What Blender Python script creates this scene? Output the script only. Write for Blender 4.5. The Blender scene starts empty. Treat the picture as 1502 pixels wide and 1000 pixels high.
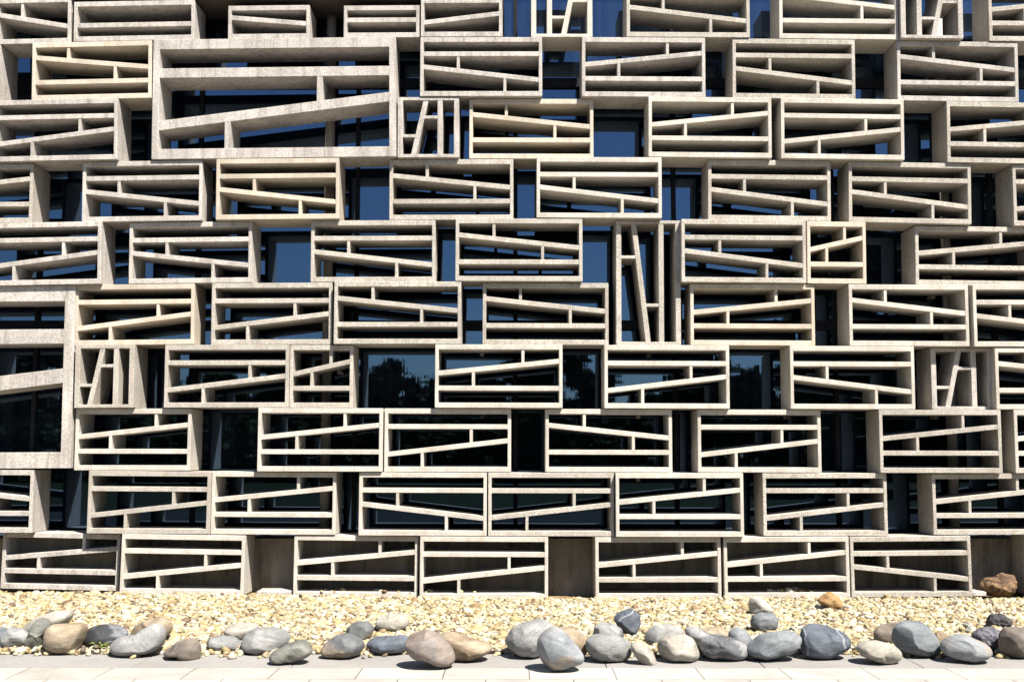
import bpy, bmesh, math, random
import numpy as np
from mathutils import Vector, Matrix, noise
R = math.radians
C = bpy.context.scene
COL = C.collection
random.seed(7); np.random.seed(7)

# ------------------------------------------------------------------ camera
FPX, PW, PH = 1750.0, 1502.0, 1000.0          # focal length in photo pixels
D, EYE = 13.4, 1.60                            # distance to the block fronts, eye height
PITCH, YAW = math.atan(163/FPX), math.atan(5/FPX)
cam = bpy.data.cameras.new('camera'); camo = bpy.data.objects.new('camera', cam); COL.objects.link(camo)
cam.sensor_width = 36; cam.lens = FPX/PW*36; cam.clip_end = 2000; cam.clip_start = 0.05
camo.location = (0, -D, EYE); camo.rotation_euler = (R(90)+PITCH, 0, YAW)
C.camera = camo
CAMM = Matrix.Rotation(YAW, 3, 'Z') @ Matrix.Rotation(R(90)+PITCH, 3, 'X')

# ------------------------------------------------------------------ light
SUN = Vector((0.43, -0.60, 1.0)).normalized()  # towards the sun
w = bpy.data.worlds.new('World'); C.world = w; w.use_nodes = True
nt = w.node_tree; nt.nodes.clear()
sky = nt.nodes.new('ShaderNodeTexSky'); sky.sky_type = 'NISHITA'; sky.sun_disc = False
sky.sun_elevation = math.asin(SUN.z); sky.sun_rotation = math.atan2(SUN.x, SUN.y)
sky.air_density = 1.0; sky.dust_density = 0.3; sky.ozone_density = 3.0
bg = nt.nodes.new('ShaderNodeBackground'); bg.inputs[1].default_value = 0.05
wo = nt.nodes.new('ShaderNodeOutputWorld')
nt.links.new(sky.outputs[0], bg.inputs[0]); nt.links.new(bg.outputs[0], wo.inputs[0])
sl = bpy.data.lights.new('sun', 'SUN'); sl.energy = 5.0; sl.angle = R(0.5); sl.color = (1, .94, .85)
so = bpy.data.objects.new('sun', sl); COL.objects.link(so); so.location = SUN*40
so.rotation_euler = SUN.to_track_quat('Z', 'Y').to_euler()
C.view_settings.view_transform = 'Standard'; C.view_settings.look = 'None'
C.view_settings.exposure = 1.60; C.view_settings.gamma = 1
C.cycles.max_bounces = 8; C.cycles.diffuse_bounces = 4; C.cycles.glossy_bounces = 4

def ray(px, py):
    return CAMM @ Vector(((px-PW/2)/FPX, (PH/2-py)/FPX, -1))
def at_y(px, py, Y):                           # photo pixel -> point of the vertical plane y = Y
    r = ray(px, py); k = (Y+D)/r.y
    return Vector((r.x*k, Y, EYE+r.z*k))
def at_z(px, py, Z=0):                         # photo pixel -> point of the ground
    r = ray(px, py); k = (Z-EYE)/r.z
    return Vector((r.x*k, -D+r.y*k, Z))

# ------------------------------------------------------------------ object helpers
def link(name, me, mat=None, parent=None):
    o = bpy.data.objects.new(name, me); COL.objects.link(o)
    if mat: me.materials.append(mat)
    if parent: o.parent = parent
    return o
def thing(name, label, cat, loc=(0, 0, 0), group=None):
    o = bpy.data.objects.new(name, None); COL.objects.link(o); o.location = loc
    o.empty_display_size = .1
    tag(o, label, cat, group); return o
def tag(o, label, cat, group=None):
    o['label'] = label; o['category'] = cat
    if group: o['group'] = group
def kind(o, k, label=None):
    o['kind'] = k
    if label: o['label'] = label
    return o
def prism(bm, quad, yf, yb):
    """four (x,z) corners counter-clockwise seen from -y, swept from yf to yb"""
    f = [bm.verts.new((x, yf, z)) for x, z in quad]; b = [bm.verts.new((x, yb, z)) for x, z in quad]
    bm.faces.new(f); bm.faces.new(b[::-1])
    for i in range(4):
        j = (i+1) % 4
        bm.faces.new((f[j], f[i], b[i], b[j]))
def box(bm, x0, x1, y0, y1, z0, z1):
    prism(bm, [(x0, z0), (x1, z0), (x1, z1), (x0, z1)], y0, y1)
def fin(bm, name, mat, parent=None, bev=0.0, smooth=False):
    bmesh.ops.recalc_face_normals(bm, faces=bm.faces)
    if bev:
        bmesh.ops.bevel(bm, geom=list(bm.edges), offset=bev, segments=1, affect='EDGES', profile=.5)
    me = bpy.data.meshes.new(name); bm.to_mesh(me); bm.free()
    if smooth:
        me.polygons.foreach_set('use_smooth', [True]*len(me.polygons))
    return link(name, me, mat, parent)

# ------------------------------------------------------------------ materials
class NB:
    def __init__(s, name):
        s.m = bpy.data.materials.new(name); s.m.use_nodes = True
        s.t = s.m.node_tree; s.b = s.t.nodes['Principled BSDF']
    def n(s, typ, **kw):
        x = s.t.nodes.new('ShaderNode'+typ)
        for k, v in kw.items():
            if k.startswith('i_'):
                x.inputs[int(k[2:])].default_value = v
            else: setattr(x, k, v)
        return x
    def l(s, a, b): s.t.links.new(a, b)
    def noise(s, vec, scale, detail=3, rough=.6):
        x = s.n('TexNoise'); x.inputs['Scale'].default_value = scale
        x.inputs['Detail'].default_value = detail; x.inputs['Roughness'].default_value = rough
        s.l(vec, x.inputs['Vector']); return x.outputs['Fac']
    def ramp(s, fac, stops):
        x = s.n('ValToRGB'); s.l(fac, x.inputs[0]); e = x.color_ramp.elements
        while len(e) < len(stops): e.new(.5)
        for k, (p, c) in zip(e, stops):
            k.position = p; k.color = (c[0], c[1], c[2], 1) if not isinstance(c, (int, float)) else (c, c, c, 1)
        return x.outputs[0]
    def mix(s, fac, a, b, mode='MIX'):
        x = s.n('Mix', data_type='RGBA', blend_type=mode)
        for v, i in ((fac, 0), (a, 6), (b, 7)):
            if hasattr(v, 'links'): s.l(v, x.inputs[i])
            elif i == 0: x.inputs[0].default_value = v
            else: x.inputs[i].default_value = (*v, 1)
        return x.outputs[2]
    def bump(s, h, strength, dist):
        x = s.n('Bump'); x.inputs['Strength'].default_value = strength; x.inputs['Distance'].default_value = dist
        s.l(h, x.inputs['Height']); s.l(x.outputs[0], s.b.inputs['Normal'])
    def objvec(s, scale=(1, 1, 1), shift=True):
        tc = s.n('TexCoord'); v = tc.outputs['Object']
        if shift:
            oi = s.n('ObjectInfo'); mu = s.n('Math', operation='MULTIPLY'); mu.inputs[1].default_value = 57.0
            s.l(oi.outputs['Random'], mu.inputs[0])
            ad = s.n('VectorMath', operation='ADD'); s.l(v, ad.inputs[0]); s.l(mu.outputs[0], ad.inputs[1]); v = ad.outputs[0]
        if scale != (1, 1, 1):
            mp = s.n('VectorMath', operation='MULTIPLY'); mp.inputs[1].default_value = scale
            s.l(v, mp.inputs[0]); v = mp.outputs[0]
        return v

def concrete(name, c, speck=.35, grain=70, stain=.5, warm=(.30, .20, .10)):
    """washed concrete: fine aggregate specks, soft blotches, run-off streaks"""
    b = NB(name); v = b.objvec(); sv = b.objvec((9, 9, .8))
    g1 = b.ramp(b.noise(v, grain, 2, .7), [(.34, 1-speck), (.60, 1.06)])
    g2 = b.ramp(b.noise(v, grain*2.6, 1), [(.36, 1-speck*.8), (.58, 1.04)])
    bl = b.ramp(b.noise(v, 2.3, 4, .6), [(.30, .78), (.64, 1.06)])
    st = b.ramp(b.noise(sv, 1.3, 5, .68), [(.48, 0.), (.74, stain)])
    col = b.mix(1, c, g1, 'MULTIPLY'); col = b.mix(1, col, g2, 'MULTIPLY'); col = b.mix(1, col, bl, 'MULTIPLY')
    col = b.mix(st, col, warm)
    oi = b.n('ObjectInfo'); hv = b.ramp(oi.outputs['Random'], [(0, .93), (1, 1.05)])
    col = b.mix(1, col, hv, 'MULTIPLY')
    b.l(col, b.b.inputs['Base Color']); b.b.inputs['Roughness'].default_value = .88
    b.b.inputs['Specular IOR Level'].default_value = .25
    b.bump(b.noise(v, grain*1.2, 4, .75), .55, .010)
    return b.m
MAT = {
    'g': concrete('grey_washed_concrete', (.485, .449, .41), .44, 84, .62, (.10, .08, .062)),
    'b': concrete('beige_washed_concrete', (.455, .420, .368), .46, 78, .50, (.20, .15, .10)),
    't': concrete('tan_smooth_concrete', (.47, .418, .345), .26, 92, .5, (.28, .20, .115)),
    'w': concrete('pale_smooth_concrete', (.49, .457, .402), .30, 84, .45, (.26, .20, .14)),
}
ADJ = {'g': 'speckled grey', 'b': 'beige', 't': 'tan', 'w': 'pale'}

# ------------------------------------------------------------------ the setting: ground
GY = at_z(751, 962).y                      # front edge of the gravel
BY = at_z(751, 979).y                      # front edge of the border band
def gravel_h(x, y):                        # the bed rises a little towards the left end of the wall
    t = max(0., min(1., (y-GY)/(-GY)))
    return .012 + t*(.062*max(0., min(1., (-x-.6)/4.2)) - .040)

def paving_mat():
    b = NB('pale_paving'); tc = b.n('TexCoord'); v = tc.outputs['Object']
    br = b.n('TexBrick'); br.offset = .5; br.squash = 1
    b.l(v, br.inputs['Vector'])
    for k, val in (('Color1', (.335, .315, .282, 1)), ('Color2', (.28, .264, .236, 1)), ('Mortar', (.10, .09, .075, 1)),
                   ('Scale', 1.0), ('Mortar Size', .0055), ('Mortar Smooth', .3), ('Brick Width', .62), ('Row Height', .45)):
        br.inputs[k].default_value = val
    n1 = b.ramp(b.noise(v, 2.2, 6, .7), [(.3, .74), (.62, 1.06)]); n2 = b.ramp(b.noise(v, 120, 2), [(.3, .85), (.6, 1.04)])
    col = b.mix(1, br.outputs[0], n1, 'MULTIPLY'); col = b.mix(1, col, n2, 'MULTIPLY')
    b.l(col, b.b.inputs['Base Color']); b.b.inputs['Roughness'].default_value = .8
    b.bump(b.noise(v, 90, 3), .3, .004); return b.m
def band_mat():
    b = NB('grey_border_stone'); tc = b.n('TexCoord'); v = tc.outputs['Object']
    n1 = b.ramp(b.noise(v, 1.1, 5), [(.3, .82), (.7, 1.08)]); n2 = b.ramp(b.noise(v, 140, 2), [(.3, .75), (.6, 1.06)])
    col = b.mix(1, (.215, .206, .194), n1, 'MULTIPLY'); col = b.mix(1, col, n2, 'MULTIPLY')
    b.l(col, b.b.inputs['Base Color']); b.b.inputs['Roughness'].default_value = .85
    b.bump(b.noise(v, 110, 3), .3, .004); return b.m
def noise_mat(name, c1, c2, scale, rough=.9, bump=.3, bd=.02):
    b = NB(name); v = b.objvec()
    b.l(b.ramp(b.noise(v, scale, 5), [(.3, c1), (.7, c2)]), b.b.inputs['Base Color'])
    b.b.inputs['Roughness'].default_value = rough; b.b.inputs['Specular IOR Level'].default_value = .05
    b.bump(b.noise(v, scale*6, 3), bump, bd); return b.m

def sheet(name, x0, x1, y0, y1, z, mat):
    bm = bmesh.new()
    bm.faces.new([bm.verts.new(p) for p in ((x0, y0, z), (x1, y0, z), (x1, y1, z), (x0, y1, z))])
    o = fin(bm, name, mat); return kind(o, 'structure')
sheet('ground', -400, 400, -400, 400, -.10, noise_mat('bare_earth', (.10, .09, .06), (.17, .15, .11), .6))
pav = sheet('pavement', -30, 30, -6.5, 0, 0, paving_mat()); pav.location = (.1, BY, 0)
sheet('lawn', -200, 200, -300, BY-14, -.02, noise_mat('grass_green', (.009, .012, .005), (.018, .023, .010), 3, 1, .5))
sheet('added_dark_road', -200, 200, BY-14, BY-6.5, -.012, noise_mat('added_dark_asphalt', (.018, .018, .018), (.03, .029, .028), 9))  # dark strip behind the camera, added to cut bounce light and darken reflections
bm = bmesh.new(); x = -30.0; bmx = []
while x < 30:
    wv = 1.18; box(bm, x+.003, x+wv-.003, BY+.004, GY+.10, -.08, .004); x += wv
kind(fin(bm, 'kerb_strip', band_mat(), None, .003), 'structure')
# the earth under the pebbles
nx, ny = 60, 16
bm = bmesh.new(); g = {}
for i in range(nx+1):
    for j in range(ny+1):
        xx = -12+24*i/nx; yy = GY+.08+(0.5-GY-.08)*j/ny
        g[i, j] = bm.verts.new((xx, yy, gravel_h(xx, min(yy, 0))-.004))
for i in range(nx):
    for j in range(ny):
        bm.faces.new((g[i, j], g[i+1, j], g[i+1, j+1], g[i, j+1]))
kind(fin(bm, 'gravel_bed', noise_mat('sandy_bed', (.14, .10, .05), (.24, .18, .10), 30), None, 0, True), 'structure')

# ------------------------------------------------------------------ the building behind the blocks
T = .50                                       # depth of a block
GL = .745                                     # glass plane behind the block fronts
def glass_mat():
    b = NB('dark_reflecting_glass'); v = b.objvec((1, 1, .02), False)
    b.l(b.ramp(b.noise(b.objvec((7, 7, .12), False), 2.2, 4, .7), [(.35, (.0015, .002, .004)), (.75, (.012, .016, .024))]), b.b.inputs['Base Color']); b.b.inputs['Roughness'].default_value = .015
    b.b.inputs['IOR'].default_value = 2.4; b.b.inputs['Specular Tint'].default_value = (.40, .64, 1, 1)
    b.bump(b.noise(v, 14, 2), .04, .004); return b.m
def plinth_mat():
    b = NB('stained_plinth_concrete'); v = b.objvec((1, 1, 1), False); sv = b.objvec((6, 6, .9), False)
    col = b.ramp(b.noise(sv, 1.0, 5, .65), [(.26, (.06, .05, .034)), (.46, (.19, .165, .132)), (.74, (.30, .27, .228))])
    col = b.mix(1, col, b.ramp(b.noise(v, 60, 3), [(.3, .8), (.6, 1.05)]), 'MULTIPLY')
    b.l(col, b.b.inputs['Base Color']); b.b.inputs['Roughness'].default_value = .9
    b.bump(b.noise(v, 50, 3), .3, .006); return b.m
M_ALU = noise_mat('dark_anodised_metal', (.012, .013, .016), (.022, .023, .027), 20, .4, .05, .002)
M_PIPE = noise_mat('painted_steel_pipe', (.30, .27, .23), (.42, .38, .33), 3, .5, .1, .003)
M_SOFF = noise_mat('brown_soffit_board', (.05, .04, .033), (.085, .07, .058), 4, .8)
bld = thing('building', 'dark glazed building face standing behind the stacked concrete blocks', 'building', (0, GL, 0))
ZP = at_y(751, 787, .5).z                     # top of the plinth wall
ZT = 7.4
def part(name, mat, fn, bev=0., par=None):
    bm = bmesh.new(); fn(bm); o = fin(bm, name, mat, None, bev)
    p = par or bld; o.parent = p; o.matrix_parent_inverse = Matrix.Translation(p.location).inverted() if p is bld else Matrix(); return o
part('plinth_wall', plinth_mat(), lambda bm: box(bm, -14, 14, T+.012, 1.4, -.3, ZP-.02))
part('glass_wall', glass_mat(), lambda bm: box(bm, -14, 14, GL, GL+.03, ZP, ZT))
part('roof_slab', M_SOFF, lambda bm: box(bm, -14, at_y(738, 0, 0).x, -.02, GL-.01, at_y(751, -4, 0).z, at_y(751, -40, 0).z), .01)
part('back_wall', noise_mat('dark_back_wall', (.02, .02, .02), (.03, .03, .03), 2), lambda bm: box(bm, -14, 14, 2.2, 2.4, -.3, ZT))
part('top_wall', M_SOFF, lambda bm: box(bm, -14, 14, GL-.2, GL+.05, ZT+.002, ZT+.6))
xm = -13.3
while xm < 13.5:
    part('mullion', M_ALU, lambda bm: box(bm, xm-.025, xm+.025, GL-.045, GL-.002, ZP+.002, ZT-.002), .004); xm += 1.9
for zz in (3.1, 6.05):
    part('transom', M_ALU, lambda bm: box(bm, -13.9, 13.9, GL-.05, GL-.004, zz-.06, zz+.06), .004)
for px in (479.5, 1392):
    xc = at_y(px, 520, .62).x
    bm = bmesh.new()
    bmesh.ops.create_cone(bm, cap_ends=True, segments=28, radius1=.058, radius2=.058, depth=ZT-.1)
    o = fin(bm, 'pillar', M_PIPE, bld, 0, True); o.location = (xc, .622-GL, (ZT-.1)/2)

M_BR = noise_mat('pale_bracket_metal', (.42, .37, .30), (.5, .45, .37), 9, .6, .1, .002)
for px, py in ((707, 519.5), (707, 612), (498.5, 546.5), (952.5, 521), (936, 611), (936, 703), (1368, 436), (1156, 612), (1373, 612)):
    q = at_y(px, py, .60)
    part('bracket', M_BR, lambda bm: box(bm, q.x-.024, q.x+.024, .58, GL-.004, q.z-.020, q.z+.020), .004)

# ------------------------------------------------------------------ the concrete blocks
# row, x0, x1 (photo pixels of the front face), pattern, how far it stands proud (m), finish
BLK = [
 (0, -6, 105, ('D', -3, 62.5, 21, 40, .35), 0, 'g'), (0, 108.5, 286, ('S', 2, 61, 37), .01, 'g'),
 (0, 334.5, 454.5, ('D', 8, 57, 25.5, 35.5, None), 0, 'g'), (0, 504, 615.5, ('S', 8, 54.6, 29.5), 0, 'g'),
 (0, 617, 737, ('D', -2, 53.5, 34, 21, None), .01, 'g'), (0, 778.6, 869, 'VL/', 0, 'w'),
 (0, 918.4, 1099.5, 'T\\', .01, 'b'), (0, 1142, 1317, 'B\\', .0, 'w'), (0, 1320, 1412, 'VL/', .04, 'g'), (0, 1449.5, 1630, 'B/', 0, 'b'),
 (1, -176, 0, 'T/', 0, 'g'), (1, 47.5, 223.3, 'B\\', .02, 't'), (1, 224.2, 582, 'T/', .02, 'g'), (1, 616, 795.5, 'T\\', .01, 'g'),
 (1, 853, 1034.5, 'B/', .01, 'g'), (1, 1073.7, 1254, 'T\\', 0, 'b'), (1, 1315, 1493, 'B\\', -.01, 'g'),
 (2, -8, 173, 'T/', .05, 'g'), (2, 583, 673.6, 'VR/', .0, 'g'), (2, 688, 870.5, 'B\\', -.045, 't'), (2, 950.5, 1131.5, 'B/', .03, 'w'),
 (2, 1144.6, 1325.7, 'T/', .03, 'w'), (2, 1388, 1568, 'B/', 0, 'b'),
 (3, -132, 48.5, 'B/', 0, 'b'), (3, 121, 297.5, 'T\\', 0, 'g'), (3, 317, 498, 'T\\', .02, 't'), (3, 571, 753.3, 'B\\', -.045, 'b'),
 (3, 786.6, 970.6, 'T\\', .03, 'w'), (3, 1037.7, 1218, 'T\\', -.02, 'b'), (3, 1243.7, 1423.7, 'T\\', -.02, 'b'), (3, 1485.5, 1666, 'T/', -.02, 'b'),
 (4, -34, 149, 'T/', .03, 'g'), (4, 189.6, 370, 'T\\', -.03, 'g'), (4, 455.8, 639, 'T\\', -.03, 'b'), (4, 667.7, 854.5, 'B\\', .025, 'b'),
 (4, 903, 998, 'VR\\', -.04, 'b'), (4, 998.8, 1182, 'T\\', .03, 'b'), (4, 1183, 1270, 'B/', 0, 't'), (4, 1341.7, 1523, 'B/', -.07, 'b'),
 (5, -438, 108.2, 'T/', 0, 'g'), (5, 109.5, 285.5, 'T/', -.02, 't'), (5, 310, 487.5, 'T/', -.03, 'b'), (5, 489.5, 676.5, 'B\\', .02, 'b'),
 (5, 707.5, 892.6, 'B\\', -.03, 'b'), (5, 1012, 1195, 'B/', -.02, 't'), (5, 1245, 1421, 'B\\', 0, 'w'), (5, 1427.4, 1608, 'T\\', .01, 'w'),
 (6, 109.5, 197, 'VR/', .02, 'b'), (6, 241, 423.7, 'T/', 0, 'b'), (6, 424.6, 518, 'B/', -.03, 'b'), (6, 637.6, 825.2, 'B/', .03, 'w'),
 (6, 886, 1070, 'T/', .02, 'w'), (6, 1158.7, 1341.7, 'T\\', .02, 'w'), (6, 1365.6, 1457, 'VR/', -.08, 'g'), (6, 1460, 1642, 'B\\', 0, 'w'),
 (7, 109.5, 280, 'B/', -.03, 'w'), (7, 377.5, 561, 'B/', .02, 'w'), (7, 563.3, 749.7, 'T/', -.02, 'w'), (7, 799.5, 986, 'B\\', -.02, 'w'),
 (7, 1023, 1204.5, 'T/', -.02, 'w'), (7, 1289.8, 1469.5, 'B/', .02, 'b'), (7, 1488, 1670, 'B/', 0, 'w'),
 (8, -140, 48, 'B\\', 0, 'g'), (8, 128, 308, 'T/', .0, 'b'), (8, 309.5, 492.5, 'B/', -.03, 'w'), (8, 525.8, 714, 'T\\', 0, 'w'),
 (8, 715.5, 901, 'T/', 0, 'b'), (8, 903, 1091, 'B/', .05, 'w'), (8, 1119, 1301.7, 'T/', -.02, 'b'), (8, 1368, 1552, 'B/', -.03, 'b'),
 (9, 1.3, 174.5, 'B/', -.08, 'g'), (9, 176, 358, 'T/', 0, 'w'), (9, 430, 613, 'B/', -.04, 'w'), (9, 615.3, 804, 'T/', 0, 'w'),
 (9, 873, 1058, 'B/', .0, 'w'), (9, 1062, 1246.5, 'B/', 0, 'w'), (9, 1248, 1425.6, 'T\\', 0, 'b'), (9, 1511, 1697, 'B/', 0, 'b'),
]
SPAN = {(1, 224.2): 2, (4, 903): 2, (5, -438): 3}
# measured joint lines between the courses (photo x, y)
JOINT = [
 [(0, -25), (751, -32), (1500, -26)],
 [(50, 64), (200, 62), (395, 57.5), (584, 56), (680, 54.5), (820, 54.5), (940, 55.5), (1010, 56), (1160, 57), (1250, 59), (1400, 60.7), (1490, 60.5)],
 [(0, 149.5), (135, 148.5), (640, 140.5), (780, 143.5), (950, 143.7), (1040, 144.3), (1160, 144.8), (1400, 148.8), (1450, 149.5)],
 [(20, 239), (90, 238), (230, 237), (400, 234), (560, 231.5), (660, 230.5), (780, 230.3), (880, 230.5), (1040, 234), (1130, 235), (1240, 236), (1420, 238)],
 [(20, 326.7), (210, 326), (300, 325), (400, 322.5), (550, 321.5), (660, 321), (760, 320.2), (880, 320.5), (1000, 322.5), (1100, 323.5), (1230, 326), (1330, 327), (1430, 328.5)],
 [(80, 417.5), (200, 417), (280, 416), (400, 414), (550, 411.5), (760, 413), (880, 414), (1010, 416), (1100, 416), (1230, 416.3), (1330, 416.8), (1460, 417.5)],
 [(150, 506), (200, 506), (300, 505.5), (400, 505), (580, 505), (700, 505.3), (800, 505.5), (980, 506), (1100, 506.6), (1250, 507.5), (1400, 508.3)],
 [(150, 598.5), (250, 598.5), (330, 598), (470, 597.7), (650, 598.5), (750, 598.8), (900, 599.5), (1000, 599.5), (1130, 600.3), (1250, 600.3), (1380, 600.5), (1480, 601)],
 [(40, 689), (190, 690), (300, 691), (470, 691.8), (620, 692.5), (750, 692.5), (890, 692.6), (1000, 692.8), (1110, 693.5), (1250, 693.7), (1400, 694), (1480, 694)],
 [(25, 782), (90, 782), (218, 783), (280, 783), (400, 784.3), (520, 785.5), (620, 786.5), (750, 786.5), (900, 787), (1000, 787), (1100, 786.8), (1210, 785.8), (1330, 785.6), (1430, 785.5)],
 [(80, 866.5), (270, 872.5), (520, 877), (700, 878), (960, 879), (1150, 877.5), (1330, 875.5), (1480, 874)],
]
FIT = [np.polyfit([(p[0]-751)/751 for p in j], [p[1] for p in j], 3 if len(j) > 5 else 2) for j in JOINT]
def joint(r, x): return float(np.polyval(FIT[r], (max(0, min(1502, x))-751)/751))

ORD = ['', 'first', 'second', 'third', 'fourth', 'fifth', 'sixth', 'seventh', 'eighth', 'ninth', 'tenth', 'eleventh']
GROUP = 'concrete frame blocks stacked across the facade'
def span(b): return SPAN.get((b[0], b[1]), 1)
def place(b):
    row = sorted([q for q in BLK if q[0] <= b[0] < q[0]+span(q)], key=lambda q: q[1])
    row = [q for q in row if q[1] < 1500]
    return row.index(b)+1 if b in row else len(row)+1

def build(b):
    row, x0, x1, pat, p, mk = b
    p *= 1.5; n = span(b); xc = (max(x0, -60)+min(x1, 1560))/2
    custom = isinstance(pat, tuple)
    yt, yb = (pat[1], pat[2]) if custom else (joint(row, xc), joint(row+n, xc))
    if custom: yb = joint(1, xc)
    ym = (yt+yb)/2
    P0, P1 = at_y(x0, ym, -p), at_y(x1, ym, -p)
    zt, zb = at_y(xc, yt, 0).z-.003, at_y(xc, yb, 0).z+.003
    W, H = P1.x-P0.x-.004, zt-zb
    dx = 40.
    slope = (at_y(xc+dx, joint(row, xc+dx), 0).z-at_y(xc-dx, joint(row, xc-dx), 0).z)/(at_y(xc+dx, ym, 0).x-at_y(xc-dx, ym, 0).x)
    slope2 = (at_y(xc+dx, joint(row+n, xc+dx), 0).z-at_y(xc-dx, joint(row+n, xc-dx), 0).z)/(at_y(xc+dx, ym, 0).x-at_y(xc-dx, ym, 0).x)
    code = pat[0] if custom else pat
    up = ('/' in code) or (custom and code == 'D' and pat[3] > pat[4])
    # ---- label
    k = ORD[place(b)]; course = ['bottom', 'second', 'third', 'fourth', 'fifth', 'sixth', 'seventh', 'eighth', 'ninth', 'top'][9-row]
    adj = ADJ[mk]
    if n == 3: lab = 'huge speckled grey block three courses tall, cut off by the left edge'
    elif (row, n) == (1, 2): lab = 'large speckled grey block twice normal size, high on the left of the wall'
    elif (row, n) == (4, 2): lab = 'tall narrow beige block two courses high with upright slats, standing on end'
    elif code[0] == 'V': lab = f'square {adj} block with upright slats, {k} from left in {course} course'
    elif row == 4 and x0 == 1183 or row == 6 and x0 == 424.6: lab = f'short half-width {adj} block with rising slat, {k} from left in {course} course'
    elif code == 'S': lab = f'low {adj} block with one level slat, {k} from left in {course} course'
    elif code == 'D': lab = f'low {adj} block with slat {"rising" if up else "falling"} rightward, {k} from left in {course} course'
    else: lab = f'{adj} block with slat {"rising" if up else "falling"} rightward, {k} from left in {course} course'
    root = thing('concrete_block', lab, 'facade block', ((P0.x+P1.x)/2, -p, zb), GROUP)
    root.rotation_euler = (0, -math.atan((slope+slope2)/2), 0)
    m = MAT[mk]
    px = W/(x1-x0)                                         # metres per photo pixel here
    sc = n if n > 1 and not code.startswith('V') else 1
    fs, ft = 5.0*px*sc, 7.6*px*(sc if sc < 3 else 3.1)     # side and top/bottom board thickness
    if code.startswith('V'): fs, ft = (7.6*px, 5*px)
    st, pt = 7.2*px*sc, 4.4*px*sc                          # slat, post thickness
    X = lambda f: -W/2+f*W
    Z = lambda f: H*(1-f)
    bd = T+random.uniform(-.006, .006)
    jit = lambda a: random.uniform(-a, a)
    def mem(name, quad, yf):
        bm = bmesh.new(); prism(bm, quad, yf, bd-.004-yf*.5); return fin(bm, name, m, root, .0035)
    # frame ring
    bm = bmesh.new()
    o_ = [(-W/2, 0), (W/2, 0), (W/2, H), (-W/2, H)]; i_ = [(-W/2+fs, ft), (W/2-fs, ft), (W/2-fs, H-ft), (-W/2+fs, H-ft)]
    vo = [[bm.verts.new((a, y, c)) for a, c in o_] for y in (0, bd)]; vi = [[bm.verts.new((a, y, c)) for a, c in i_] for y in (0, bd)]
    for i in range(4):
        j = (i+1) % 4
        bm.faces.new((vo[0][i], vo[0][j], vi[0][j], vi[0][i])); bm.faces.new((vo[1][j], vo[1][i], vi[1][i], vi[1][j]))
        bm.faces.new((vo[0][j], vo[0][i], vo[1][i], vo[1][j])); bm.faces.new((vi[0][i], vi[0][j], vi[1][j], vi[1][i]))
    fin(bm, 'frame', m, root, .004)
    xl, xr = -W/2+fs-.006, W/2-fs+.006
    def hslat(za, zb_, name='slat', yf=.003):              # board from the left side (height za) to the right side (zb_)
        return mem(name, [(xl, za-st/2), (xr, zb_-st/2), (xr, zb_+st/2), (xl, za+st/2)], yf)
    def vpost(x, z0, z1, yf=.007):
        mem('post', [(x-pt/2, z0), (x+pt/2, z0), (x+pt/2, z1), (x-pt/2, z1)], yf)
    if custom:
        zz = lambda y: at_y(xc, y, 0).z-zb
        if code == 'S': hslat(zz(pat[3]), zz(pat[3]))
        else:
            a, c = zz(pat[3]), zz(pat[4]); hslat(a, c)
            if pat[5]:
                x = X(pat[5]); vpost(x, a+(c-a)*pat[5], H-ft+.004)
        return root
    if code[0] in 'TB':
        if code[0] == 'T': fstr, hi, lo = .285, .500, .722
        else: fstr, hi, lo = .690, .262, .462
        fstr += jit(.006); hi += jit(.006); lo += jit(.006)
        zs = Z(fstr); a, c = (Z(lo), Z(hi)) if up else (Z(hi), Z(lo))
        hslat(zs, zs); hslat(a, c, 'slat', .005)
        f1, f2 = (.69, .305) if up else (.305, .69)        # posts above and below the slant, at its narrow ends
        if W/H < 1.5: f1, f2 = .645, .34
        f1 += jit(.008); f2 += jit(.008)
        top = zs if code[0] == 'T' else H-ft+.004+st*.3
        bot = ft-.004-st*.3 if code[0] == 'T' else zs
        vpost(X(f1), a+(c-a)*f1+st*.3, top-st*.3); vpost(X(f2), bot+st*.3, a+(c-a)*f2-st*.3)
        return root
    # upright slats
    zb0, zt0 = ft-.006, H-ft+.006; hw = 7.6*px/2; ht = 4.6*px/2
    if code == 'VL/': xs, bx, tx, hl, hr = .30, .53, .71, .66, .38
    elif code == 'VR/': xs, bx, tx, hl, hr = .69, .26, .46, .64, .33
    else: xs, bx, tx, hl, hr = .70, .495, .275, .295, .68
    mem('slat', [(X(xs)-hw, zb0), (X(xs)+hw, zb0), (X(xs)+hw, zt0), (X(xs)-hw, zt0)], .003)
    mem('slat', [(X(bx)-hw, zb0), (X(bx)+hw, zb0), (X(tx)+hw, zt0), (X(tx)-hw, zt0)], .005)
    def xat(f): return X(bx+(tx-bx)*(1-f))
    lft = X(xs)+hw*.6 if code[1] == 'L' else xl
    rgt = xr if code[1] == 'L' else X(xs)-hw*.6
    for f, a, c in ((hl, lft, xat(hl)-hw*.5), (hr, xat(hr)+hw*.5, rgt)):
        mem('post', [(a, Z(f)-ht), (c, Z(f)-ht), (c, Z(f)+ht), (a, Z(f)+ht)], .008)
    return root
for b in BLK: build(b)

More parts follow.
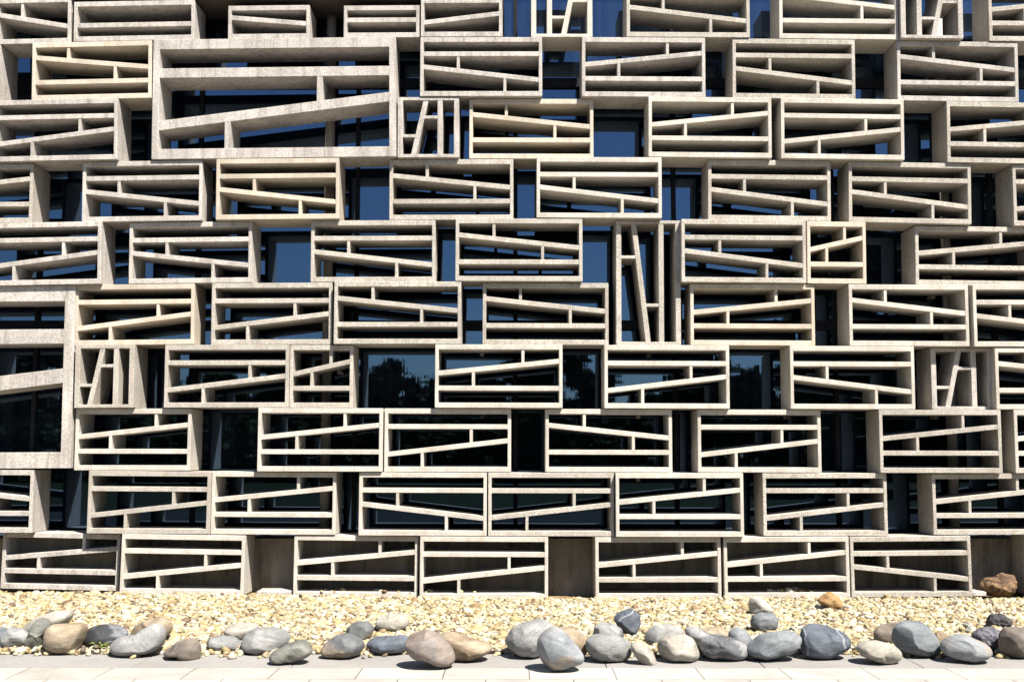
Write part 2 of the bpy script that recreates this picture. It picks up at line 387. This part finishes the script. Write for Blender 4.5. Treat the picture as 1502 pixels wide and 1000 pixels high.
# ------------------------------------------------------------------ pebbles
def ico(sub):
    bm = bmesh.new(); bmesh.ops.create_icosphere(bm, subdivisions=sub, radius=1)
    v = np.array([x.co[:] for x in bm.verts]); f = np.array([[q.index for q in p.verts] for p in bm.faces]); bm.free()
    return v, f
def pebble_mat():
    b = NB('cream_river_pebbles'); ge = b.n('NewGeometry'); tc = b.n('TexCoord')
    col = b.ramp(ge.outputs['Random Per Island'], [(0, (.18, .132, .056)), (.18, (.255, .205, .096)), (.45, (.295, .262, .172)), (.76, (.335, .318, .262)),
                 (.85, (.22, .172, .095)), (.92, (.15, .095, .046)), (.97, (.10, .058, .032)), (1, (.075, .063, .052))])
    col = b.mix(1, col, b.ramp(b.noise(tc.outputs['Object'], 55, 3), [(.3, .80), (.65, 1.08)]), 'MULTIPLY')
    b.l(col, b.b.inputs['Base Color']); b.b.inputs['Roughness'].default_value = .7
    b.bump(b.noise(tc.outputs['Object'], 160, 2), .25, .004); return b.m
def scatter():
    v0, f0 = ico(2); nv, nf = len(v0), len(f0)
    pts = []
    rng = np.random.default_rng(3)
    N = 46000
    while len(pts) < N:
        y = GY+.05+(-GY-.065)*rng.random(); hw = .47*(D+y)+.9
        xx = rng.uniform(-hw, hw)
        pts.append((xx, y))
    for k in range(420):                                       # strays on the border stones and inside the lowest blocks
        if k < 300: pts.append((rng.choice([rng.uniform(-5.2, 5.2), rng.normal(-2.2, .5), rng.normal(1.0, .6), rng.normal(3.4, .35)]), GY+.06-abs(rng.normal(0, .075))))
        elif k < 345: pts.append((at_y(1160, 868, .1).x+rng.normal(0, .14), rng.uniform(.08, .22)))
        elif k < 371: pts.append((at_y(rng.uniform(440, 700), 868, .1).x, rng.uniform(.06, .2)))
    n = len(pts); V = np.empty((n, nv, 3), np.float32)
    for i, (x, y) in enumerate(pts):
        s = rng.lognormal(math.log(.0195), .36); s = min(s, .05)
        sx, sy, sz = s*rng.uniform(.95, 1.45), s*rng.uniform(.75, 1.1), s*rng.uniform(.55, .85)
        a = rng.uniform(0, 6.283); t = rng.normal(0, .35); ca, sa, ct, stt = math.cos(a), math.sin(a), math.cos(t), math.sin(t)
        q = v0*(1+.16*np.sin(v0 @ rng.normal(0, 1.6, (3, 1))+rng.uniform(0, 6)))*(sx, sy, sz)
        q = np.stack([q[:, 0]*ct-q[:, 2]*stt, q[:, 1], q[:, 0]*stt+q[:, 2]*ct], 1)
        q = np.stack([q[:, 0]*ca-q[:, 1]*sa, q[:, 0]*sa+q[:, 1]*ca, q[:, 2]], 1)
        h = gravel_h(x, min(y, 0)) if y > GY+.05 else .004+sz*.7
        z = h+(rng.uniform(-.004, .030) if GY+.05 < y < 0 else 0)
        if y > 0: z = at_y(x*FPX/D+751, joint(10, x*FPX/D+751), 0).z+.056+sz*.6
        V[i] = q+(x, y, z)
    F = (f0[None]+(np.arange(n)*nv)[:, None, None]).reshape(-1, 3)
    me = bpy.data.meshes.new('gravel')
    me.vertices.add(n*nv); me.vertices.foreach_set('co', V.reshape(-1))
    me.loops.add(len(F)*3); me.loops.foreach_set('vertex_index', F.reshape(-1).astype(np.int32))
    me.polygons.add(len(F)); me.polygons.foreach_set('loop_start', np.arange(0, len(F)*3, 3, dtype=np.int32))
    me.polygons.foreach_set('use_smooth', np.ones(len(F), bool))
    me.update(calc_edges=True)
    return link('gravel', me, pebble_mat())
gr = scatter(); kind(gr, 'stuff', 'loose cream and yellow pebbles spread below the block wall'); gr['category'] = 'gravel'

# ------------------------------------------------------------------ boulders
def stone_mat(name, c1, c2, vein=None, band=2.0, rough=.8, speck=.24, spot=None, lo=.38, hi=.62):
    k_ = .50; c1 = tuple(q*k_*.9 for q in c1); c2 = tuple(q*k_ for q in c2); spot = spot and tuple(q*k_ for q in spot)
    b = NB(name); v = b.objvec()
    dv = b.n('VectorMath', operation='MULTIPLY'); dv.inputs[1].default_value = (1, 1, 2.2); b.l(v, dv.inputs[0])
    rot = b.n('VectorRotate', rotation_type='EULER_XYZ'); oi = b.n('ObjectInfo')
    sc_ = b.n('Math', operation='MULTIPLY'); sc_.inputs[1].default_value = 6.28; b.l(oi.outputs['Random'], sc_.inputs[0])
    cb = b.n('CombineXYZ'); b.l(sc_.outputs[0], cb.inputs[1]); b.l(cb.outputs[0], rot.inputs['Rotation']); b.l(dv.outputs[0], rot.inputs['Vector'])
    f = b.noise(rot.outputs[0], band*1.6, 5, .55)
    col = b.ramp(f, [(lo, c1), (hi, c2)])
    if spot:
        col = b.mix(b.ramp(b.noise(v, 2.6, 3), [(.52, 0.), (.64, .85)]), col, spot)
    if vein:
        wv = b.n('TexWave', wave_type='BANDS'); wv.inputs['Scale'].default_value = 1.1; wv.inputs['Distortion'].default_value = 3.5
        wv.inputs['Detail'].default_value = 3; wv.inputs['Detail Scale'].default_value = 1.6; b.l(rot.outputs[0], wv.inputs['Vector'])
        col = b.mix(b.ramp(wv.outputs['Fac'], [(.988, 0.), (1, .40)]), col, vein)
    ln = b.n('VectorMath', operation='MULTIPLY'); ln.inputs[1].default_value = (1, 1, 9); b.l(rot.outputs[0], ln.inputs[0])
    col = b.mix(1, col, b.ramp(b.noise(ln.outputs[0], 3.0, 6, .7), [(.34, .76), (.60, 1.08)]), 'MULTIPLY')
    col = b.mix(1, col, b.ramp(b.noise(v, 9, 5, .7), [(.32, .80), (.62, 1.08)]), 'MULTIPLY')
    col = b.mix(1, col, b.ramp(b.noise(v, 90, 3), [(.3, 1-speck), (.65, 1.06)]), 'MULTIPLY')
    b.l(col, b.b.inputs['Base Color']); b.b.inputs['Roughness'].default_value = rough
    vo = b.n('TexVoronoi'); vo.inputs['Scale'].default_value = 46; b.l(v, vo.inputs['Vector'])
    pit = b.ramp(vo.outputs['Distance'], [(.10, .55), (.22, 1.)])
    col2 = b.mix(b.ramp(b.noise(v, 5, 2), [(.45, 0.), (.6, .8)]), col, b.mix(1, col, pit, 'MULTIPLY')); b.l(col2, b.b.inputs['Base Color'])
    b.bump(b.noise(v, 60, 6, .75), .5, .010); return b.m
SM = {
 'bluegrey': stone_mat('blue_grey_stone', (.20, .225, .25), (.33, .35, .365)),
 'palegrey': stone_mat('pale_grey_stone', (.34, .345, .34), (.48, .475, .455)),
 'white': stone_mat('cream_white_stone', (.52, .48, .40), (.62, .58, .50)),
 'green': stone_mat('green_grey_stone', (.20, .205, .175), (.36, .355, .31), None, 2.5),
 'tan': stone_mat('tan_stone', (.40, .29, .18), (.55, .46, .33)),
 'char': stone_mat('charcoal_stone', (.045, .048, .055), (.27, .28, .31), None, 1.3, .8, .24, None, .47, .52),
 'brown': stone_mat('brown_grey_stone', (.20, .165, .14), (.34, .27, .21), None, 2.2),
 'slate': stone_mat('slate_blue_stone', (.12, .14, .18), (.21, .24, .29), (.5, .5, .5)),
 'pink': stone_mat('pinkish_brown_stone', (.27, .20, .165), (.40, .33, .28), None, 2.0, .8, .25, (.26, .25, .25)),
 'orange': stone_mat('orange_stone', (.46, .22, .07), (.66, .40, .17)),
 'duo': stone_mat('two_tone_stone', (.22, .23, .235), (.45, .36, .25), None, 1.5, .8, .24, None, .46, .55),
 'palebtan': stone_mat('pale_blue_and_tan_stone', (.36, .39, .415), (.43, .44, .44), None, 1.6, .8, .22, (.46, .35, .25)),
 'banded': stone_mat('banded_grey_stone', (.15, .16, .17), (.42, .42, .41), None, 1.8, .8, .24, None, .44, .52),
 'purple': stone_mat('rough_purple_grey_stone', (.07, .065, .08), (.22, .21, .25), None, 6, .8, .3),
 'black': stone_mat('rough_black_stone', (.02, .018, .022), (.10, .085, .10), None, 6, .7, .3),
 'whitetan': stone_mat('white_and_tan_stone', (.50, .33, .20), (.66, .62, .55), None, 1.4, .8, .2, None, .44, .54),
 'rust': stone_mat('rough_rust_stone', (.14, .07, .035), (.44, .27, .13), None, 5, .85, .3),
}
OFF = {'A': 0, 'B': 370, 'C': 740, 'D': 1102}
ST = [
 ('A', 'bluegrey', 0, 'blue grey boulder at the far left, cut off by the picture edge', [(-60, 600), (20, 598), (50, 620), (52, 660), (20, 690), (-60, 695)]),
 ('A', 'palegrey', 0, 'small pale grey boulder with brown underside, left of the greenish upright one', [(10, 640), (60, 598), (120, 605), (160, 640), (160, 680), (110, 712), (40, 722), (5, 690)]),
 ('A', 'white', .0, 'whitish wedge boulder pointing right, behind the leftmost stones', [(115, 610), (200, 545), (290, 515), (408, 503), (400, 530), (360, 590), (280, 650), (160, 660)]),
 ('A', 'green', .0, 'greenish grey upright boulder leaning against the large tan one', [(215, 545), (265, 555), (282, 590), (240, 650), (215, 725), (165, 730), (135, 705), (160, 640), (185, 580)]),
 ('A', 'tan', 0, 'large tan boulder near the left end with a saddle-shaped top', [(290, 585), (380, 580), (440, 572), (482, 590), (470, 640), (445, 700), (420, 730), (350, 742), (270, 735), (235, 700), (240, 640), (265, 600)]),
 ('A', 'char', 0, 'charcoal boulder with a pale blue grey patch on its top', [(500, 600), (560, 585), (640, 588), (700, 620), (705, 650), (660, 690), (600, 715), (530, 718), (470, 705), (450, 670), (465, 635)]),
 ('A', 'tan', 0, 'flat tan boulder lying behind the pale two-humped grey one', [(705, 650), (740, 590), (820, 555), (890, 540), (940, 575), (948, 600), (930, 640), (850, 680), (760, 690)]),
 ('A', 'palegrey', 0, 'pale grey two-humped boulder in front of the flat tan one', [(625, 670), (690, 645), (740, 650), (800, 600), (870, 570), (905, 600), (912, 640), (895, 700), (830, 740), (740, 755), (650, 752), (605, 720)]),
 ('A', 'brown', .02, 'flat angular brown grey boulder with a pointed left end', [(880, 725), (940, 680), (1000, 645), (1080, 635), (1105, 680), (1100, 755), (1060, 768), (980, 745), (910, 740)]),
 ('A', 'palegrey', 0, 'low light grey boulder under the pale cream one', [(1125, 700), (1150, 660), (1210, 643), (1290, 655), (1335, 690), (1320, 720), (1240, 728), (1160, 722)]),
 ('A', 'white', 0, 'pale cream boulder resting behind and above the low light grey one', [(1220, 605), (1260, 585), (1340, 575), (1420, 580), (1425, 610), (1360, 665), (1300, 680), (1245, 660)]),
 ('A', 'palegrey', .0, 'broad whitish grey boulder behind the flat greenish one', [(1330, 690), (1345, 640), (1410, 605), (1500, 600), (1575, 620), (1600, 650), (1580, 690), (1510, 730), (1430, 742), (1355, 735)]),
 ('B', 'green', 0, 'flat greenish grey boulder sloping up to a brown tip', [(90, 775), (110, 735), (180, 695), (260, 668), (305, 672), (335, 735), (290, 770), (200, 795), (120, 797)]),
 ('B', 'duo', 0, 'grey boulder with a tan band, below the small tan and grey one', [(375, 735), (400, 690), (460, 645), (520, 632), (590, 660), (622, 690), (600, 745), (520, 765), (430, 762), (385, 752)]),
 ('B', 'duo', 0, 'small tan and grey boulder left of the pale cream oval one', [(510, 620), (525, 575), (570, 548), (640, 545), (672, 580), (650, 640), (615, 680), (560, 670)]),
 ('B', 'white', 0, 'pale cream oval boulder lying above the slate blue flat one', [(675, 600), (690, 560), (750, 532), (820, 530), (862, 560), (860, 595), (800, 625), (720, 632)]),
 ('B', 'slate', 0, 'flat slate blue boulder left of the large pinkish brown one', [(620, 700), (660, 655), (750, 650), (860, 645), (870, 690), (840, 730), (740, 742), (660, 735)]),
 ('B', 'pink', 0, 'large pinkish brown oval boulder leaning in front of the tan wedge', [(845, 680), (880, 635), (960, 612), (1030, 635), (1090, 700), (1120, 770), (1100, 808), (1040, 818), (960, 800), (880, 765), (842, 720)]),
 ('B', 'tan', 0, 'tan wedge boulder pointing right behind the pinkish brown one', [(1030, 650), (1060, 620), (1150, 640), (1260, 680), (1330, 700), (1310, 735), (1220, 775), (1140, 782), (1060, 780)]),
 ('C', 'palegrey', 0, 'big pale grey boulder with fine stripes, left of the blue grey teardrop', [(-5, 680), (30, 620), (100, 575), (200, 550), (265, 580), (270, 640), (230, 720), (170, 765), (90, 760), (10, 710)]),
 ('C', 'palebtan', 0, 'pale blue teardrop boulder with a rusty right side, standing furthest forward', [(175, 710), (195, 650), (240, 605), (290, 597), (340, 630), (400, 700), (442, 765), (430, 800), (370, 810), (330, 832), (270, 835), (215, 810), (180, 765)]),
 ('C', 'tan', 0, 'tan boulder half hidden behind the pale blue teardrop', [(285, 580), (340, 570), (410, 590), (470, 640), (465, 690), (420, 750), (340, 760), (290, 680)]),
 ('C', 'palegrey', 0, 'smooth grey loaf-shaped boulder below the dark banded one', [(445, 670), (480, 640), (540, 632), (620, 645), (700, 680), (712, 730), (690, 770), (620, 785), (520, 783), (470, 755), (450, 715)]),
 ('C', 'banded', 0, 'small blocky grey boulder with a dark square band', [(485, 640), (500, 570), (530, 545), (590, 555), (650, 590), (656, 640), (640, 670), (570, 680)]),
 ('C', 'slate', 0, 'dark slate round boulder with thin pale lines, behind the grey loaf', [(600, 555), (630, 520), (700, 500), (745, 535), (748, 590), (720, 645), (680, 655), (640, 625)]),
 ('C', 'white', 0, 'small cream boulder tilted between two larger grey ones', [(692, 665), (730, 650), (780, 670), (830, 720), (842, 770), (820, 795), (780, 785), (735, 750), (705, 710)]),
 ('C', 'palegrey', 0, 'pale mottled boulder behind the squarish cream grey one', [(770, 650), (785, 600), (830, 570), (900, 560), (970, 580), (988, 610), (970, 660), (880, 690), (840, 700), (790, 690)]),
 ('C', 'white', .01, 'squarish cream grey boulder overhanging the kerb', [(840, 700), (860, 660), (910, 640), (1000, 642), (1045, 670), (1070, 730), (1075, 770), (1030, 785), (920, 785), (860, 755)]),
 ('C', 'banded', .01, 'long grey boulder with a dark wavy vein sloping right', [(978, 625), (1010, 592), (1060, 600), (1130, 640), (1230, 655), (1320, 680), (1352, 730), (1335, 768), (1240, 775), (1130, 768), (1080, 735), (1040, 670)]),
 ('C', 'tan', 0, 'tan boulder behind the long grey veined one', [(1060, 600), (1110, 578), (1190, 575), (1240, 600), (1235, 655), (1170, 680), (1090, 670)]),
 ('C', 'bluegrey', 0, 'pale blue boulder right of the long veined one, sloping down rightward', [(1232, 640), (1240, 595), (1280, 570), (1330, 590), (1370, 640), (1402, 680), (1390, 715), (1330, 730), (1260, 710)]),
 ('D', 'bluegrey', 0, 'rounded slate grey boulder below the white and tan angular stone', [(-5, 590), (10, 540), (50, 523), (120, 525), (162, 560), (150, 605), (100, 625), (30, 622)]),
 ('D', 'whitetan', .03, 'white and tan angular stone on the gravel, close to the wall', [(-12, 445), (10, 425), (50, 430), (90, 465), (138, 510), (110, 525), (40, 530), (-10, 525)]),
 ('D', 'bluegrey', 0, 'blue grey boulder with a cream corner, left of the dark slate one', [(0, 690), (40, 650), (120, 628), (220, 620), (282, 650), (270, 690), (220, 745), (130, 780), (60, 775), (-30, 745), (-35, 715)]),
 ('D', 'green', 0, 'small grey green stone peeping out behind the blue grey boulder', [(100, 645), (150, 600), (200, 588), (240, 610), (235, 660), (150, 675)]),
 ('D', 'slate', 0, 'large dark slate boulder with a pale vein across its right side', [(272, 660), (285, 600), (340, 575), (420, 595), (500, 625), (550, 670), (540, 715), (480, 745), (420, 770), (330, 768), (280, 735)]),
 ('D', 'orange', .02, 'small orange brown stone alone on the gravel near the wall', [(365, 450), (400, 410), (435, 397), (480, 425), (502, 465), (490, 490), (430, 497), (390, 475)]),
 ('D', 'white', 0, 'smooth cream flat boulder in the front row, right of the dark slate one', [(572, 710), (620, 680), (690, 674), (780, 695), (828, 740), (825, 775), (770, 795), (680, 790), (610, 755)]),
 ('D', 'brown', .02, 'brown angular boulder behind the smooth cream flat one', [(675, 610), (720, 565), (800, 550), (860, 548), (850, 620), (790, 700), (720, 690), (680, 655)]),
 ('D', 'bluegrey', 0, 'tall pale blue grey boulder right of the smooth cream flat one', [(778, 660), (785, 610), (830, 570), (900, 563), (970, 590), (1020, 660), (1043, 720), (1020, 750), (940, 760), (850, 735), (795, 700)]),
 ('D', 'tan', 0, 'small tan stone behind the tall pale blue grey boulder', [(1000, 610), (1040, 590), (1085, 615), (1092, 660), (1050, 700), (1010, 670)]),
 ('D', 'palebtan', 0, 'pale bluish white boulder in front of the rough purple one', [(1045, 700), (1080, 660), (1140, 638), (1210, 650), (1290, 690), (1330, 740), (1290, 775), (1210, 790), (1120, 770), (1060, 740)]),
 ('D', 'purple', .12, 'rough purple grey rock behind the pale bluish white boulder', [(1215, 640), (1270, 600), (1340, 595), (1390, 630), (1370, 690), (1320, 730), (1260, 720)]),
 ('D', 'black', .12, 'rough black rock on the gravel at the far right', [(1300, 570), (1320, 530), (1380, 525), (1430, 560), (1435, 590), (1390, 603), (1310, 600)]),
 ('D', 'brown', .02, 'grey brown slab boulder at the far right, cut off by the picture edge', [(1370, 650), (1395, 602), (1450, 600), (1580, 605), (1590, 760), (1440, 765), (1375, 735)]),
 ('D', 'rust', .17, 'rough rust brown rock standing against the plinth wall at the right', [(1260, 365), (1290, 330), (1350, 325), (1370, 305), (1430, 310), (1458, 335), (1450, 400), (1420, 432), (1340, 428), (1280, 400)]),
 ('D', 'white', 0, 'small white stone on the gravel left of the rough black rock', [(1170, 580), (1190, 563), (1215, 580), (1210, 600), (1180, 602)]),
 ('D', 'white', 0, 'small whitish stone tucked behind the pale bluish white boulder', [(1180, 615), (1200, 598), (1235, 612), (1225, 640), (1185, 640)]),
]
SV, SF = ico(5)
def stone(k, reg, mk, rough, label, pts):
    pts = [(x/3.755+OFF[reg], y/3.755+760) for x, y in pts]
    xs = [p[0] for p in pts]; ys = [p[1] for p in pts]
    gxy = at_z((min(xs)+max(xs))/2, max(ys), .02)
    mpp = (gxy.y+D)/FPX
    dy = .36*(max(xs)-min(xs))*mpp+.03
    dy = min(dy, .30)
    yc = gxy.y+dy*.55
    if yc > -.1: dy = .13; yc = .16
    P = [at_y(x, y, yc) for x, y in pts]
    cx, cz = sum(p.x for p in P)/len(P), sum(p.z for p in P)/len(P)
    cx = (min(p.x for p in P)+max(p.x for p in P))/2*.5+cx*.5
    # radial outline resampled in polar angle
    N = 96; rad = np.zeros(N)
    for i in range(N):
        a = 2*math.pi*i/N; d = (math.cos(a), math.sin(a)); best = 0
        for q in range(len(P)):
            ax, az = P[q].x-cx, P[q].z-cz; bx, bz = P[(q+1) % len(P)].x-cx, P[(q+1) % len(P)].z-cz
            ex, ez = bx-ax, bz-az; det = d[0]*(-ez)+ex*d[1]
            if abs(det) < 1e-9: continue
            tt = (ax*(-ez)+ex*az)/det; u = (d[0]*az-d[1]*ax)/det
            if -1e-6 <= u <= 1+1e-6 and tt > best: best = tt
        rad[i] = best
    for _ in range(6): rad = .5*rad+.25*(np.roll(rad, 1)+np.roll(rad, -1))
    rad *= 1.025
    rnd = random.Random(k*13+5); so_ = Vector((rnd.uniform(0, 90), rnd.uniform(0, 90), rnd.uniform(0, 90)))
    planes = [(Vector((rnd.gauss(0, 1), -abs(rnd.gauss(0, 1))-.2, rnd.gauss(0, .8)+.3)).normalized(), rnd.uniform(.74, .90)) for _ in range(4)]
    size = max(rad)
    vs = []
    for n in SV:
        nv = Vector(n)
        for pn, pd in planes:                                 # softly worn flats
            e = nv.dot(pn)-pd
            if e > 0: nv -= pn*e*.9
        lo = noise.noise(nv*1.5+so_)*.06+noise.noise(nv*3.5+so_)*.022+noise.noise(nv*9+so_)*.008+noise.noise(nv*22+so_)*.004
        if rough: lo += rough*(noise.noise(nv*4+so_)+.6*abs(noise.noise(nv*8+so_))*2-.5+.35*noise.noise(nv*17+so_))
        th = math.atan2(nv.z, nv.x) % (2*math.pi); f = th/(2*math.pi)*N; i = int(f) % N; fr = f-int(f)
        r = rad[i]*(1-fr)+rad[(i+1) % N]*fr
        rho = math.hypot(nv.x, nv.z); rr = r*min(1, rho)**.88*(1+lo*.55)
        vs.append((math.cos(th)*rr, nv.y*dy*(1+lo), math.sin(th)*rr))
    zmin = min(v[2] for v in vs)
    lift = 0
    gz = gravel_h(cx, min(yc, 0)) if yc > GY else .004
    if cz+zmin > gz: lift = gz-(.03 if yc < GY+.7 else -.015)-(cz+zmin)
    me = bpy.data.meshes.new('boulder')
    me.from_pydata([(v[0], v[1], v[2]-zmin) for v in vs], [], SF.tolist()); me.update()
    me.polygons.foreach_set('use_smooth', [True]*len(me.polygons))
    o = link('boulder', me, SM[mk]); o.location = (cx, yc, cz+zmin+lift)
    tag(o, label, 'boulder', 'boulders edging the gravel bed')
for k, (reg, mk, ro, lab, pts) in enumerate(ST): stone(k, reg, mk, ro, lab, pts)

# concrete slabs lying in the gaps of the bottom course
for px0, px1, y0, y1, hh, lab in ((376, 426, .02, .34, .055, 'grey concrete slab on the ground in the gap right of the second bottom block'),
                                 (1427, 1447, .03, .28, .05, 'small grey concrete slab beside the rust brown rock by the wall')):
    a, c = at_y(px0, 870, y0), at_y(px1, 870, y0)
    bm = bmesh.new(); wv = c.x-a.x; prism(bm, [(-wv/2, 0), (wv/2, 0), (wv/2, hh), (-wv/2, hh)], 0, y1-y0)
    o = fin(bm, 'paving_slab', MAT['g'], None, .008); o.location = ((a.x+c.x)/2, y0, .012); tag(o, lab, 'slab')

# weed growing at the kerb
p = at_z(150, 957)
bm = bmesh.new(); rnd = random.Random(2)
for i in range(46):
    a = rnd.uniform(0, 6.28); r0 = rnd.uniform(0, .07); l = rnd.uniform(.025, .05); h = rnd.uniform(.015, .06)
    c = Vector((math.cos(a)*r0*1.3, math.sin(a)*r0, h)); d = Vector((math.cos(a), math.sin(a), rnd.uniform(-.2, .7))).normalized()*l
    s = d.cross(Vector((0, 0, 1))).normalized()*l*.28
    vs = [bm.verts.new(q) for q in (c-d*.5, c+s, c+d*.5+Vector((0, 0, -.006)), c-s)]
    bm.faces.new((vs[0], vs[1], vs[2])); bm.faces.new((vs[0], vs[2], vs[3]))
me = bpy.data.meshes.new('weed'); bm.to_mesh(me); bm.free()
o = link('weed', me, noise_mat('weed_green', (.10, .13, .03), (.22, .24, .08), 20)); o.location = (p.x, p.y-.05, .03)
tag(o, 'small green weed in the gravel edge between dark and pale boulders', 'weed')

# ------------------------------------------------------------------ trees across the street, seen in the glass
def treeline():
    rng = np.random.default_rng(11); vs = []; fs = []
    def quad(c, s):
        a = rng.normal(0, 1, 3); a /= np.linalg.norm(a); b_ = np.cross(a, rng.normal(0, 1, 3)); b_ /= np.linalg.norm(b_)
        i = len(vs); vs.extend([c-a*s-b_*s*.5, c+a*s-b_*s*.5, c+a*s+b_*s*.5, c-a*s+b_*s*.5]); fs.append((i, i+1, i+2, i+3))
    x = -44.0
    while x < 44:
        h = rng.uniform(5.2, 8.6); yb = -58+rng.uniform(-5, 5); w_ = rng.uniform(1.8, 3.2)
        for k in range(7):                                   # trunk, a tapered tube of quads
            a0 = k*math.tau/7; a1 = (k+1)*math.tau/7; i = len(vs)
            for (a, r, z) in ((a0, .16, -.1), (a1, .16, -.1), (a1, .07, h*.7), (a0, .07, h*.7)):
                vs.append(np.array((x+math.cos(a)*r, yb+math.sin(a)*r, z)))
            fs.append((i, i+1, i+2, i+3))
        for c in range(30):
            cc = np.array((x+rng.normal(0, w_*.42), yb+rng.normal(0, w_*.4), h*rng.uniform(.22, .93)))
            rr = rng.uniform(.6, 1.05)*(1.2-.55*cc[2]/h)
            for q in range(14): quad(cc+rng.normal(0, rr*.33, 3), rng.uniform(.4, .7))
            for q in range(60): quad(cc+rng.normal(0, rr*.5, 3), rng.uniform(.16, .34))
        x += rng.uniform(2.0, 3.4)
    for tx, ty, h, w_ in ((14.5, -37, 12.5, 3.2), (18.5, -36, 15, 3.6), (22.5, -38, 14.5, 3.6), (27, -36, 15.5, 3.8), (31, -38, 14, 3.6), (-27, -40, 9.5, 3.4), (-31, -39, 11, 3.4)):
        for k in range(7):
            a0 = k*math.tau/7; a1 = (k+1)*math.tau/7; i = len(vs)
            for (a, r, z) in ((a0, .3, -.1), (a1, .3, -.1), (a1, .1, h*.7), (a0, .1, h*.7)):
                vs.append(np.array((tx+math.cos(a)*r, ty+math.sin(a)*r, z)))
            fs.append((i, i+1, i+2, i+3))
        for c in range(60):
            cc = np.array((tx+rng.normal(0, w_*.4), ty+rng.normal(0, w_*.4), h*rng.uniform(.12, .95))); rr = rng.uniform(.8, 1.4)*(1.25-.5*cc[2]/h)
            for q in range(16): quad(cc+rng.normal(0, rr*.35, 3), rng.uniform(.35, .6))
            for q in range(60): quad(cc+rng.normal(0, rr*.5, 3), rng.uniform(.12, .26))
    for q in range(15000):                                    # hedge below the trees
        quad(np.array((rng.uniform(-46, 46), -52+rng.normal(0, 1.2), 3.6*rng.random()**1.2)), rng.uniform(.14, .30))
    me = bpy.data.meshes.new('treeline'); me.from_pydata([tuple(v) for v in vs], [], fs); me.update()
    o = link('treeline', me, noise_mat('dark_foliage', (.018, .03, .012), (.045, .06, .025), 1.5))
    kind(o, 'stuff', 'dark row of trees across the lawn, mirrored in the glass'); o['category'] = 'trees'
treeline()
